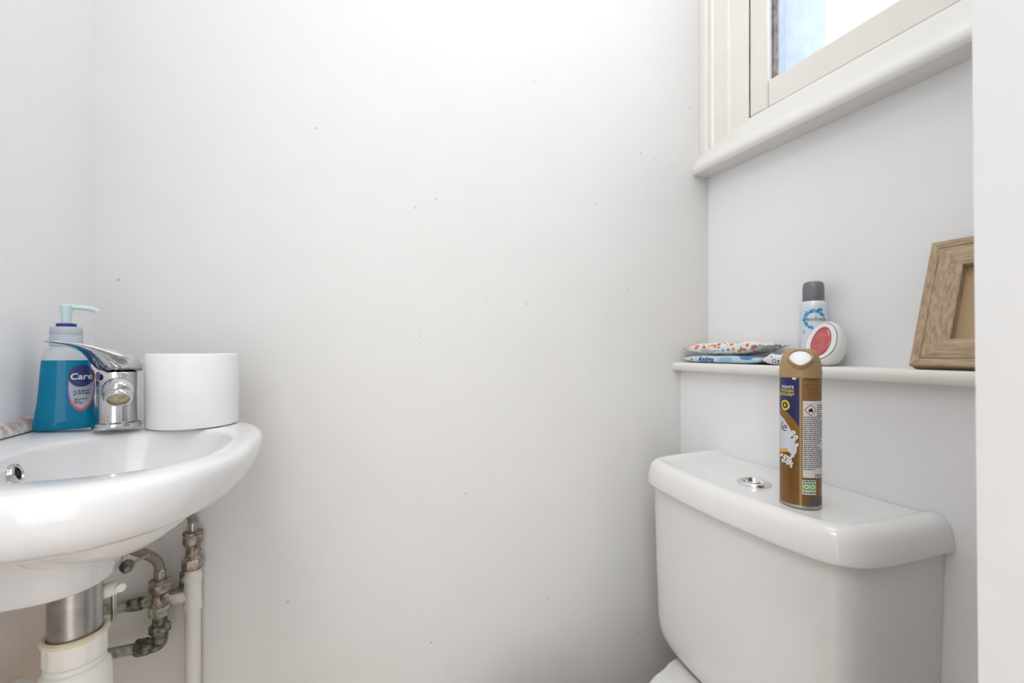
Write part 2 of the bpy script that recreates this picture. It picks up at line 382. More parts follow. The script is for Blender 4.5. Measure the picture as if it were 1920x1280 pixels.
def bring(h, shrink=0, n=48, ex=2.5):
    a, b = bprof(h); a -= shrink; b -= shrink; r = []
    for j in range(n):
        t = 2*math.pi*j/n; c, s = math.cos(t), math.sin(t)
        p = Bc+bw*(a*sgn(c)*abs(c)**(2/ex))+bd*(b*sgn(s)*abs(s)**(2/ex))+Vector((0, 0, h)); r.append(p)
    return r
bottle = thing('soap_bottle', 'clear pump bottle of bright blue hand soap behind the tap', 'soap bottle', Bc)
def liquid_mat():
    m = bpy.data.materials.new('blue_hand_soap'); m.use_nodes = True; nt = m.node_tree; b = nt.nodes['Principled BSDF']
    b.inputs['Base Color'].default_value = (.0, .27, .48, 1); b.inputs['Roughness'].default_value = .12
    b.inputs['Transmission Weight'].default_value = .45; b.inputs['IOR'].default_value = 1.15; b.inputs['Coat Weight'].default_value = .3
    return m
LIQ = liquid_mat()
hs = [0, .0015, .004, .006, .011, .016, .023, .030, .040, .050, .060, .070, .078, .0825]
mk('liquid', *loft([bring(h) for h in hs]), LIQ, bottle, sharp=60)
CLEAR = bpy.data.materials.new('clear_plastic'); CLEAR.use_nodes = True; nt = CLEAR.node_tree; nt.nodes.clear()
o_ = nt.nodes.new('ShaderNodeOutputMaterial'); m_ = nt.nodes.new('ShaderNodeMixShader'); t_ = nt.nodes.new('ShaderNodeBsdfTransparent'); g_ = nt.nodes.new('ShaderNodeBsdfPrincipled')
t_.inputs[0].default_value = (.93, .95, .96, 1); g_.inputs['Base Color'].default_value = (.75, .79, .82, 1); g_.inputs['Roughness'].default_value = .12; m_.inputs[0].default_value = .30
nt.links.new(t_.outputs[0], m_.inputs[1]); nt.links.new(g_.outputs[0], m_.inputs[2]); nt.links.new(m_.outputs[0], o_.inputs[0])
mk('bottle_shoulder', *loft([bring(h) for h in (.0826, .085, .0885, .092, .0945, .0965, .098, .0995)]+[[Bc+Vector((0, 0, .1005))+(p-Bc-Vector((0, 0, .0995)))*.93 for p in bring(.0995)]], False, False), CLEAR, bottle, sharp=60)
FROST = mat('milky_plastic', (.62, .66, .72), .35, trans=.35)
mk('pump_collar', *lathe([(.0148, .1000), (.0152, .1005), (.0150, .112), (.0146, .1125), (.0146, .1135), (.0149, .114), (.0145, .1215), (.0135, .1228), (.0095, .1230)], Bc, seg=40), FROST, bottle)
mk('pump_ring', *lathe([(.0092, .1228), (.0094, .1235), (.0092, .1268), (.0060, .1272)], Bc), mat('navy_plastic', (.035, .03, .22), .35), bottle)
PUMP = mat('pale_aqua_plastic', (.66, .82, .84), .35, trans=.2)
mk('pump_stem', *lathe([(.0048, .1268), (.0047, .137), (.0058, .1425), (.0062, .1485), (.0050, .1502)], Bc, seg=24), PUMP, bottle)
npth = [Bc+bw*a+Vector((0, 0, z)) for a, z in ((-.004, .1474), (.004, .1476), (.014, .1472), (.022, .1462), (.0265, .1445), (.028, .1425))]
mk('pump_nozzle', *tube(smooth_path(npth, 4), [.0032]*13+[.0030]*8, 14), PUMP, bottle)
def bsurf(x, z, off=.0004):                              # x along bw, z above base
    a, b = bprof(z); a += off; b += off; f = min(.995, abs(x/a)); y = b*(1-f**2.5)**.4
    return Bc+bw*x+bd*y+Vector((0, 0, z))
NAVY = mat('navy_print', (.03, .04, .17), .35); LGREY = mat('silver_print', (.42, .46, .52), .4); PURP = mat('purple_print', (.36, .12, .48), .4)
WHITEP = mat('white_print', (.82, .83, .84), .4); REDP = mat('red_print', (.62, .10, .14), .4); GREYP = mat('dark_grey_print', (.09, .09, .11), .5)
lx, lz = .0145, .049
wrap('label_border', flat_polys([disc(lx, lz, .0118, .0275, 36)]), lambda x, y: bsurf(x, y, .0003), PURP, bottle, .002, .003)
wrap('label_border', flat_polys([[(x, y) for x, y in disc(lx, lz, .0119, .0276, 36, math.pi*1.17, math.pi*1.83)]]), lambda x, y: bsurf(x, y, .00045), REDP, bottle, .002, .003)
wrap('label_panel', flat_polys([disc(lx, lz+.001, .0108, .0252, 36)]), lambda x, y: bsurf(x, y, .0006), LGREY, bottle, .002, .003)
wrap('label_panel', flat_polys([disc(lx-.0002, lz+.0145, .0112, .0132, 36)]), lambda x, y: bsurf(x, y, .0008), NAVY, bottle, .002, .003)
wrap('brand_lettering', flat_text('Carex', .0105, lx-.0098, lz+.0105, shear=.1, bold=.0002, sx=.92), lambda x, y: bsurf(min(x, .0235), y, .0011), WHITEP, bottle, .0015, .003)
wrap('label_lettering', flat_text('2', .008, lx-.0075, lz-.0085), lambda x, y: bsurf(x, y, .0009), NAVY, bottle, .0015)
wrap('label_lettering', flat_polys(words(lx-.003, lx+.007, lz-.008, lz-.002, 2)+words(lx-.006, lx+.005, lz-.019, lz-.012, 3)), lambda x, y: bsurf(x, y, .0009), GREYP, bottle, .0015)

# ------------------------------------------------------------------ toilet roll
R = Vector((-.1735, .735, -.0995)); RH = .0960; RR = .0525
roll = thing('toilet_roll', 'full white toilet roll standing upright on the basin rim beside the tap', 'toilet roll', R)
seg = 72; prof = [(.0225, .0015), (.050, 0), (.0520, .0008), (RR, .003), (RR+.0003, .05), (RR, RH-.003), (.0520, RH-.0008), (.050, RH), (.0225, RH-.001)]
rings = []
for r, h in prof:
    ring_ = []
    for j in range(seg):
        a = 2*math.pi*j/seg; e = 0
        if r > .045:                                    # the loose end of the paper steps proud of the roll
            d_ = (a-math.radians(262)) % (2*math.pi); e = .0011*math.exp(-d_*1.2)
        ring_.append((R.x+(r+e)*math.cos(a), R.y+(r+e)*math.sin(a), R.z+h))
    rings.append(ring_)
V, Fc = loft(rings+[rings[0]], False, False)
mk('paper', V, Fc, PAPER, roll, sharp=30)
mk('cardboard_core', *lathe([(.0224, .001), (.0224, RH-.0005), (.0212, RH-.0005), (.0212, .001), (.0224, .001)], R, seg=48, cap0=False, cap1=False), CARD, roll)

# ------------------------------------------------------------------ waste and bottle trap under the basin
W = Vector((-.2405, .592, 0))
trap = thing('waste_trap', 'white plastic bottle trap with steel waste pipe under the basin', 'waste trap', (W.x, W.y, -.47))
mk('tailpiece', *lathe([(.0212, -.295), (.0212, -.2303)], W), STEEL, trap)
mk('rust_ring', *lathe([(.0216, -.2335), (.0228, -.2315), (.0216, -.2303)], W), mat('rust_stain', (.30, .14, .05), .8, var=(.5, .3, .15), vscale=200), trap)
nut = []
for r, h in ((.0216, -.292), (.0216, -.2845), (.0240, -.2838), (.0262, -.2850), (.0262, -.2885), (.0248, -.2895), (.0248, -.3085), (.0238, -.3100), (.0225, -.3100)):
    ring_ = []
    for j in range(96):
        k = .0006 if (j//4) % 2 and -.309 < h < -.289 else 0
        a = 2*math.pi*j/96; ring_.append((W.x+(r-k)*math.cos(a), W.y+(r-k)*math.sin(a), h))
    nut.append(ring_)
mk('trap_nut', *loft(nut), PVC, trap, sharp=30)
mk('nut_lip', *lathe([(.0218, -.2842), (.0240, -.2834), (.0265, -.2848), (.0266, -.2880), (.0250, -.2890)], W, cap0=False, cap1=False), PVCY, trap)
mk('trap_collar', *lathe([(.0222, -.310), (.0240, -.3115), (.0240, -.316), (.0222, -.3175)], W), PVC, trap)
mk('trap_body', *lathe([(.0215, -.316), (.0250, -.3185), (.0275, -.3225), (.0285, -.330), (.0290, -.40), (.0285, -.455), (.025, -.468), (.015, -.47)], W, seg=48), PVC, trap)
mk('trap_side_arm', *tube([W+Vector((-.01, .01, -.39)), W+Vector((-.05, .05, -.39)), W+Vector((-.093, .093, -.39))], .017, 20), PVC, trap)
side = Vector((.80, .60, 0)).normalized()
pv = W+Vector((0, 0, -.2440))
mk('pop_up_boss', *join(lathe([(.0075, .018), (.0078, .030), (.0060, .0335)], pv+Vector((0, 0, -.010)), side, 16), lathe([(.004, 0), (.0045, .006), (.003, .007)], W+side*.033+Vector((0, 0, -.252))+Vector((.004, -.004, 0)), (.5, -.86, 0), 12)), PVC, trap)
mk('pop_up_clip', *lathe([(.0030, .020), (.0065, .022), (.0070, .028), (.0045, .032), (.0020, .033)], pv+side*.016+Vector((0, 0, .004)), side+Vector((0, 0, .18)), 10), DARKM, trap)
mk('pop_up_rod', *tube([pv+side*.040+Vector((0, 0, .008)), pv+side*.062+Vector((0, 0, .014))], .0018, 10), STEEL, trap)
mk('pull_rod', *lathe([(.0024, -.2885), (.0026, -.287), (.0024, -.250)], W+side*.0305, seg=12), STEEL, trap)

# ------------------------------------------------------------------ supply pipes, valves and hoses by the back wall
def hexnut(p, r, z0, z1, d=(0, 0, 1), rot=.3):
    return lathe([(r*.90, z0), (r, z0+(z1-z0)*.15), (r, z1-(z1-z0)*.15), (r*.90, z1)], p, d, 6, rot=rot)
Px, Py = -.2045, .8620
riser = thing('painted_water_pipe', 'white painted water pipe rising by the back wall corner to a brass valve and hose', 'water pipe', (Px, Py, ZF))
mk('pipe', *lathe([(.0108, ZF), (.0108, -.395)], (Px, Py, 0), seg=24), PIPEP, riser)
mk('tee_joint', *join(lathe([(.0112, -.412), (.0130, -.411), (.0130, -.402), (.0118, -.400), (.0118, -.366), (.0130, -.365), (.0130, -.357), (.0112, -.355), (.0108, -.345)], (Px, Py, 0), seg=24),
    lathe([(.0088, .006), (.0088, .028), (.0098, .0285), (.0098, .036)], (Px, Py, -.3895), (-1, 0, 0), 20)), PIPEP, riser)
mk('branch_pipe', *tube([(Px-.034, Py, -.3895), (Px-.131, Py, -.3895)], .0078, 16), VERDI, riser)
mk('corroded_collar', *join(lathe([(.0095, .034), (.0105, .037), (.0100, .048), (.0085, .050)], (Px, Py, -.3895), (-1, 0, 0), 18), lathe([(.0086, .064), (.0096, .070), (.0084, .084)], (Px, Py, -.3895), (-1, 0, 0), 16)), DARKM, riser)
mk('corroded_elbow', *tube(smooth_path([(Px-.030, Py-.001, -.380), (Px-.020, Py-.001, -.378), (Px-.0145, Py-.001, -.370), (Px-.0135, Py-.001, -.350)], 5), .0036, 10), DARKM, riser)
mk('compression_nut', *hexnut((Px, Py, 0), .0148, -.3475, -.3300), BRASS, riser)
mk('isolating_valve', *join(lathe([(.0105, -.331), (.0125, -.329), (.0098, -.324), (.0095, -.311), (.0110, -.309), (.0110, -.306)], (Px, Py, 0), seg=20), lathe([(.005, 0), (.0055, .0115), (.0035, .0125)], (Px, Py, -.3165), (.75, -.66, 0), 16)), BRASS, riser)
mk('hose_nut', *lathe([(.0120, -.3075), (.0138, -.306), (.0138, -.2945), (.0125, -.293), (.0125, -.2915), (.0140, -.2905), (.0136, -.288), (.0080, -.2875)], (Px, Py, 0), seg=24), BRASS, riser)
mk('hose_ferrule', *lathe([(.0068, -.288), (.0070, -.274), (.0060, -.272)], (Px, Py, 0), seg=18), STEEL, riser)
mk('flexible_hose', *tube(smooth_path([(Px, Py, -.275), (Px-.0005, Py-.002, -.266), (Px-.004, Py-.012, -.256), (Px-.014, Py-.040, -.247), (Px-.030, Py-.100, -.234), (-.243, .718, -.220)], 6), .0064, 14), BRAID, riser)
Qx, Qy = -.2400, .8345
drop = thing('copper_water_pipe', 'green corroded copper pipe with elbow, tarnished valve and braided hose under the basin', 'water pipe', (Qx, Qy, -.46))
mk('copper_pipe', *tube([(Qx-.028, Qy, -.4425), (Qx-.0925, Qy, -.4425)], .0076, 16), VERDI, drop)
mk('elbow_nut', *hexnut((Qx, Qy, -.4425), .0125, .012, .0300, (-1, 0, 0)), DARKM, drop)
mk('pipe_elbow', *tube(smooth_path([(Qx-.018, Qy, -.4425), (Qx-.010, Qy, -.4425), (Qx-.002, Qy, -.440), (Qx, Qy, -.431), (Qx, Qy, -.420)], 5), .0105, 18), DARKM, drop)
mk('lower_nut', *join(hexnut((Qx, Qy, 0), .0138, -.4255, -.4120), lathe([(.0100, -.412), (.0092, -.410), (.0092, -.400), (.0105, -.399)], (Qx, Qy, 0), seg=20)), DARKM, drop)
mk('compression_nut', *lathe([(.0105, -.4000), (.0138, -.397), (.0142, -.388), (.0128, -.3845), (.0105, -.384)], (Qx, Qy, 0), seg=22), VERDI, drop)
mk('isolating_valve', *join(lathe([(.0105, -.3845), (.0108, -.378), (.0098, -.374), (.0098, -.364), (.0110, -.362)], (Qx, Qy, 0), seg=20), lathe([(.005, 0), (.0056, .0125), (.0035, .0135)], (Qx, Qy, -.371), (.75, -.66, 0), 16)), BRASS, drop)
mk('hose_nut', *lathe([(.0118, -.3635), (.0136, -.362), (.0136, -.3505), (.0124, -.349), (.0136, -.348), (.0130, -.3445), (.0080, -.344)], (Qx, Qy, 0), seg=24), BRASS, drop)
mk('hose_ferrule', *lathe([(.0076, -.345), (.0078, -.331), (.0066, -.3295)], (Qx, Qy, 0), seg=18), STEEL, drop)
mk('flexible_hose', *tube(smooth_path([(Qx, Qy, -.333), (Qx-.001, Qy-.001, -.322), (Qx-.005, Qy-.006, -.310), (Qx-.013, Qy-.018, -.297), (Qx-.020, Qy-.040, -.280), (Qx-.018, Qy-.08, -.252), (-.258, .722, -.225)], 6), .0068, 14), BRAID, drop)

# ------------------------------------------------------------------ toilet
O = Vector((XB-.001, .571, 0)); TILT = .0262           # the cistern leans a little towards the door
half = [(.2190, 0), (.2185, .04), (.2165, .10), (.2130, .145), (.2060, .175), (.1890, .1965), (.160, .2085), (.115, .2155), (.06, .2205), (0, .2225)]
def rnd_open(P, it=2):
    for _ in range(it):
        Q = [P[0]]
        for a, b in zip(P, P[1:]): Q += [(a[0]*.75+b[0]*.25, a[1]*.75+b[1]*.25), (a[0]*.25+b[0]*.75, a[1]*.25+b[1]*.75)]
        P = Q+[P[-1]]
    return P
plan = rnd_open(half+[(-p, q) for p, q in half[-2::-1]])   # open towards the wall, right to left
def off_open(P, d):
    out = []
    for i in range(len(P)):
        a, b = Vector(P[max(0, i-1)]), Vector(P[min(len(P)-1, i+1)]); t = (b-a).normalized()
        if i in (0, len(P)-1): out.append((P[i][0]-d*(1 if P[i][0] > 0 else -1), P[i][1]))
        else: out.append((P[i][0]-t.y*d, max(0, P[i][1]+t.x*d)))
    return out
def cw(P, z): return [(O.x-q, O.y-p, z-p*TILT) for p, q in P]
def shell(rings):
    V, Fc = loft(rings, True, True, False); n = len(rings[0]); m = len(rings)
    Fc.append(tuple(i*n for i in range(m))+tuple(i*n+n-1 for i in range(m-1, -1, -1)))
    return V, Fc
def tray(y): return TZ-.0055+(y-O.y)*TILT
TZ = -.2235
toilet = thing('toilet', 'white close-coupled toilet with lidded cistern against the right wall', 'toilet', (.6, .571, ZF))
lid = mk('cistern_lid', *shell([cw(off_open(plan, d), TZ+z) for d, z in ((.012, -.0465), (.003, -.0475), (.0005, -.046), (0, -.043), (.0020, -.030), (.0045, -.018), (.0075, -.0105), (.0115, -.0055), (.0165, -.0022), (.0225, -.0004), (.028, -.0004), (.032, -.0016), (.036, -.0038), (.040, -.0052), (.045, -.0055))]), CERC, toilet, sharp=60)
bplan = [(p*.962, q*.962) for p, q in plan]
mk('cistern_body', *shell([cw(off_open(bplan, d), z) for d, z in ((.004, -.262), (.0045, -.30), (.007, -.42), (.011, -.53), (.0135, -.557), (.019, -.576), (.030, -.594), (.045, -.610), (.060, -.622))]), CERC, toilet, sharp=60)
fb = Vector((.678, .571, tray(.571)))
btn = mk('flush_button', *lathe([(.0262, -.002), (.0268, .0015), (.0255, .0045), (.0225, .0062), (.0195, .0058), (.0178, .0025), (.0172, -.0005)], fb, seg=48, cap0=False, cap1=False), BRIGHT, toilet)
mk('button_cap', *lathe([(.0174, -.001), (.0168, .0004), (.0158, .0006), (.006, -.0002), (.001, -.0004)], fb, seg=40), BRIGHT, btn)
mk('button_split', *[(lambda q: (q[0], q[1]))(box(fb.x-.016, fb.x+.016, fb.y-.0005, fb.y+.0005, fb.z-.0005, fb.z+.0008))][0], DARK, btn)
# pan: deck under the cistern narrowing to the bowl
def pan_ring(z, s, front, wdeck, wneck, wbowl):
    c = O.y; pts = [(.775, wdeck), (.66, wdeck), (.615, wdeck*.975), (.585, wdeck*.86), (.53, wneck*1.02), (.48, wneck), (.43, wbowl*.88), (.36, wbowl), (.27, wbowl*.93), (front+.03, wbowl*.55), (front, 0)]
    P = [(x, c+h) for x, h in pts]+[(x, c-h) for x, h in pts[-2::-1]]
    P = chaikin(P, 2); cx = .5
    out = []
    for x, y in P:
        k = max(0, min(1, (.57-x)/.10)); k = k*k*(3-2*k)
        out.append((cx+(x-cx)*s, c+(y-c)*s, z-(.055*k if z > -.68 else 0)))
    return out
pr = [pan_ring(*a) for a in ((-.999, .78, .27, .10, .09, .11), (-.95, .76, .28, .10, .09, .11), (-.82, .78, .27, .10, .09, .12), (-.74, .90, .20, .125, .095, .15), (-.645, .985, .15, .137, .105, .165), (-.610, 1.0, .14, .140, .108, .168), (-.603, .995, .142, .139, .107, .167), (-.600, .975, .148, .135, .103, .163))]
mk('pan', *loft(pr), CERC, toilet, sharp=60)
sr = []
for z, q in ((-.6545, .97), (-.652, 1), (-.634, 1.0), (-.627, .97), (-.624, .90)):
    sr.append([(.300+math.cos(2*math.pi*i/64)*.155*q, O.y+math.sin(2*math.pi*i/64)*.165*q, z) for i in range(64)])
mk('seat_lid', *loft(sr), PVC, toilet, sharp=60)
STAIN = mat('brown_joint_grime', (.16, .11, .06), .8, var=(.4, .3, .2), vscale=90)
mk('joint_grime', *loft([cw(off_open(bplan, d), z) for d, z in ((.034, -.5985), (.037, -.6035))], False, False), STAIN, toilet)

# ------------------------------------------------------------------ shelf
ZS = -.0273
shelf = mk('shelf', *extrude_y([(.7755, -.0465), (.7735, -.0445), (.7728, -.036), (.7738, -.0298), (.7768, ZS), (XR-.0005, ZS), (XR-.0005, -.0465)], YF+.001, YB-.0005), SHELFP, loc=(.83, .5, -.0465), sharp=50)
tag(shelf, 'narrow white painted shelf on the right wall above the cistern', 'shelf')

def densify(P, n=5):
    out = []
    for (a, b), (c, d) in zip(P, P[1:]): out += [(a+(c-a)*i/n, b+(d-b)*i/n) for i in range(n)]
    return out+[P[-1]]
# ------------------------------------------------------------------ aerosol air freshener on the cistern
A = Vector((.6605, .4755, tray(.4755)+.0004)); AR = .0272; K = 1.03; AX = 1500.5
can = thing('air_freshener_spray', 'tall brown aerosol air freshener with gold cap standing on the cistern lid', 'spray can', A)
adv = Vector((A.x, A.y, 0)).normalized(); ar = Vector((adv.y, -adv.x, 0)); af = -adv
BROWN = mat('bronze_tin_print', (.235, .115, .030), .28, .35, var=(.20, .098, .026), vscale=20)
GOLD = mat('matt_gold_plastic', (.44, .30, .155), .42, .25)
mk('tin', *lathe([(r*K, h*K) for r, h in [(.0235, .0015), (.0262, .0035), (.0264, .0055), (.0264, .186), (.0258, .188)]], A, seg=64), BROWN, can, sharp=30)
mk('bottom_rim', *lathe([(r*K, h*K) for r, h in [(.0240, 0), (.0260, .0003), (.0268, .002), (.0266, .0042), (.0258, .005)]], A, seg=64), STEEL, can)
CAPV = lathe([(r*K, h*K) for r, h in densify([(.0258, .1855), (.0268, .1862), (.0267, .196), (.0262, .2035), (.0250, .2105), (.0228, .2175), (.0198, .2232), (.0165, .2265), (.0135, .2278), (.009, .2280), (.002, .2281)])], A, seg=96)
# sloping oval opening with the white nozzle button
sn = (af*.80+Vector((0, 0, .60))+ar*-.02).normalized(); so = A+Vector((0, 0, .2155*K))+af*.0252; sx_ = ar; sz_ = sn.cross(ar).normalized()
sz_ = sz_ if sz_.z > 0 else -sz_
def dent(p):
    q = p-so; d = q.dot(sn); a, b = q.dot(sx_)/.0158, q.dot(sz_)/.0148
    return p-sn*(d+.0045) if d > -.0045 and a*a+b*b < 1 else p
mk('cap', [dent(p) for p in CAPV[0]], CAPV[1], GOLD, can, sharp=60)
def cap_loop(rx, ry, h, n=40):
    r = []
    for j in range(n):
        a = 2*math.pi*j/n; c, s = math.cos(a), math.sin(a)
        k = 1-.30*max(0, -s)**1.2
        r.append(so+sx_*(rx*c*k)+sz_*(ry*s)+sn*h)
    return r
mk('cap_opening', *loft([cap_loop(.0175, .0165, -.009), cap_loop(.0168, .0158, -.0025), cap_loop(.0160, .0150, .0004), cap_loop(.0150, .0140, .0006), cap_loop(.0138, .0128, -.001), cap_loop(.0136, .0126, -.004)], False, False), GOLD, can)
mk('nozzle_button', *loft([cap_loop(.0142, .0132, -.008), cap_loop(.0140, .0130, -.0018), cap_loop(.0118, .0110, -.0009), cap_loop(.004, .003, -.0006)]), mat('white_cap_plastic', (.86, .87, .88), .35), can)
def c2(x, y):                                            # photo pixel on the tin -> (arc, height)
    s = max(-.985, min(.985, (x-AX)/39.8)); ph = math.asin(s)
    d = .6873-AR*math.cos(ph)*.86
    return ph*AR, (HZ-y)/F*d-A.z
def csurf(off): return lambda a, h: A+(ar*math.sin(a/AR)+af*math.cos(a/AR))*(AR+off)+Vector((0, 0, h))
def cpoly(*pts): return [c2(x, y) for x, y in pts]
PN = mat('navy_tin_print', (.022, .026, .105), .3); PTAN = mat('tan_line_print', (.42, .27, .12), .4); PYEL = mat('yellow_print', (.72, .62, .06), .4)
PBROWN = mat('orange_brown_print', (.29, .135, .028), .3, .2); PWHITE = mat('pale_tin_print', (.66, .69, .76), .4); PLAB = mat('white_tin_panel', (.74, .73, .70), .4)
PCREAM = mat('cream_flower_print', (.78, .76, .62), .5, var=(.85, .85, .80), vscale=250); PORA = mat('amber_print', (.75, .42, .10), .5); PGRN = mat('green_print', (.16, .45, .06), .5)
BLK = mat('black_print', (.02, .02, .025), .5); PDK = mat('dark_foliage_print', (.10, .08, .06), .5)
def dec(name, polys, off, m, st=.003): return wrap(name, flat_polys(polys), csurf(off), m, can, st)
Lx = 1461.4
dec('side_stripe', [cpoly((1499, 707.5), (1503.5, 708), (1503.5, 949), (1499, 948.5))], .00012, PTAN)
dec('navy_panel', [cpoly((Lx, 706.3), (1475, 707), (1488, 708), (1498.7, 709), (1498.5, 800), (1494, 794), (1488, 786), (1480, 777), (1472, 770), (Lx, 765))], .0002, PN)
dec('brown_sweep', [cpoly((Lx, 765), (1472, 770), (1480, 777), (1488, 786), (1494, 794), (1498.5, 800), (1498.5, 812), (1496, 830), (1490, 822), (1480, 800), (1472, 787), (Lx, 775))], .00018, PBROWN)
dec('picture_panel', [cpoly((Lx, 776), (1470, 786), (1480, 801), (1490, 819), (1495, 832), (1494, 848), (1489, 856), (1478, 848), (1470, 846), (Lx, 844))], .00022, PWHITE)
dec('picture_amber', [cpoly((Lx, 845), (1468, 843), (1478, 842), (1477, 849), (1468, 850), (Lx, 851))], .0003, PORA)
fl = []; dk = []
rnd = random.Random(3)
for cx, cy, r in ((1488, 812, 4.5), (1493, 820, 4.2), (1489, 827, 4), (1483, 818, 3.4), (1495, 834, 3.2), (1474, 859, 4.6), (1481, 863, 5), (1470, 866, 4), (1478, 869, 4.6), (1484, 870, 3.6), (1466, 856, 3.4), (1486, 857, 3.5), (1484, 876, 2.6)):
    for k in range(5):
        a = 2*math.pi*k/5+rnd.random(); fl.append([c2(cx+r*.62*math.cos(a)+r*.45*math.cos(t), cy+r*.62*math.sin(a)+r*.45*math.sin(t)) for t in [i*.785 for i in range(8)]])
    dk.append([c2(cx+2.2+r*.9*math.cos(t), cy+2.0+r*.9*math.sin(t)) for t in [i*.785 for i in range(8)]])
dec('picture_foliage', dk, .00035, PDK)
dec('picture_flowers', fl, .00045, PCREAM)
def ctext(s, x, y, px, m, name, off=.0004, sx=1, bold=0, shear=0, align='LEFT'):
    a, h = c2(x, y); d = px/F*.663
    wrap(name, flat_text(s, d, a, h, align, shear, sx, bold), csurf(off), m, can, .002)
ctext('FIGHTS', 1489, 729, 7.6, WHITEP, 'slogan_lettering', sx=1.02, bold=.00012, align='RIGHT')
ctext('TOUGH', 1489, 736, 7.6, PYEL, 'slogan_lettering', sx=1.05, bold=.00014, align='RIGHT')
ctext('ODOURS*', 1490, 743, 7.6, PYEL, 'slogan_lettering', sx=1.02, bold=.00014, align='RIGHT')
a_, h_ = c2(1472.5, 760.5); dec('round_badge', ringp(a_, h_, .0077, .0049), .0004, PYEL, .002)
dec('badge_centre', [disc(a_, h_, .0049, .0049)], .0004, BLK); dec('badge_drop', [[(a_, h_+.0032), (a_-.0019, h_-.0004), (a_-.0012, h_-.0021), (a_+.0012, h_-.0021), (a_+.0019, h_-.0004)]], .0005, PYEL)
ctext('le', 1463.5, 808, 26, PN, 'brand_lettering', sx=.95, shear=.35)
a_, h_ = c2(1490, 708); dec('white_tick', [cpoly((1486, 707.6), (1493, 708.2), (1493, 712), (1486, 711.4))], .0005, WHITEP)
a0, h1 = c2(1505.5, 713); a1, h0 = c2(1538.6, 748); dec('small_print', words(a0, a1, h0, h1, 10, .34, .003, .008), .0003, PTAN)
a0, h1 = c2(1505.0, 751); a1, h0 = c2(1539.3, 888); dec('text_panel', [rect(a0, a1, h0, h1)], .0003, PLAB, .002)
al, hm = c2(1506.2, 779.5); _, hb = c2(1512, 880); dec('small_print', words(al, a1-.0006, hb, hm, 27, .46, .002, .006), .00045, GREYP)
ar0, ht = c2(1530.5, 756); _, hb2 = c2(1531, 779); dec('small_print', words(ar0, a1-.0006, hb2, ht, 6, .45, .002, .004), .00045, GREYP)
ac, hc = c2(1519.2, 767.3); rr_ = .0088
dec('hazard_diamond', [[(ac-rr_, hc), (ac, hc-rr_), (ac+rr_, hc), (ac, hc+rr_)]], .0005, REDP, .002)
dec('hazard_diamond', [[(ac-rr_*.80, hc), (ac, hc-rr_*.80), (ac+rr_*.80, hc), (ac, hc+rr_*.80)]], .0006, WHITEP, .002)
dec('hazard_flame', [[(ac-.0028, hc-.0030), (ac+.0028, hc-.0030), (ac+.0033, hc-.0006), (ac+.0022, hc+.0012), (ac+.0006, hc+.0038), (ac-.0004, hc+.0016), (ac-.0024, hc+.0014), (ac-.0033, hc-.0008)]], .0007, BLK, .002)
ctext('300ml', 1538, 887, 7.5, BLK, 'volume_lettering', .0005, bold=.0001, align='RIGHT')
a0, h1 = c2(1504.2, 898.5); a1, h0 = c2(1528.5, 923); dec('recycling_panel', [rect(a0, a1, h0, h1)], .0003, PLAB, .002)
am = (a0+a1)/2; hg1 = h1-.0042; hg0 = h0+.006
dec('recycling_mark', [rect(a0+.0008, am-.0004, hg0, hg1), rect(am+.0005, a1-.0008, hg0, hg1)], .0004, PGRN, .002)
dec('recycling_arrow', ringp(a0+.0042+.0008, (hg0+hg1)/2, .0033, .0018)+ringp(am+.0045, (hg0+hg1)/2, .0031, .0017), .0005, WHITEP, .002)
dec('recycling_lettering', words(a0+.001, a1-.001, hg1+.0008, h1-.0006, 1, .7)+words(a0+.001, a1-.001, h0+.0016, h0+.0044, 1, .7), .0005, GREYP)
a0, h1 = c2(1516.5, 930); a1, h0 = c2(1539.5, 938); dec('dark_bar', [rect(a0, a1, h0, h1)], .0003, GREYP, .002)

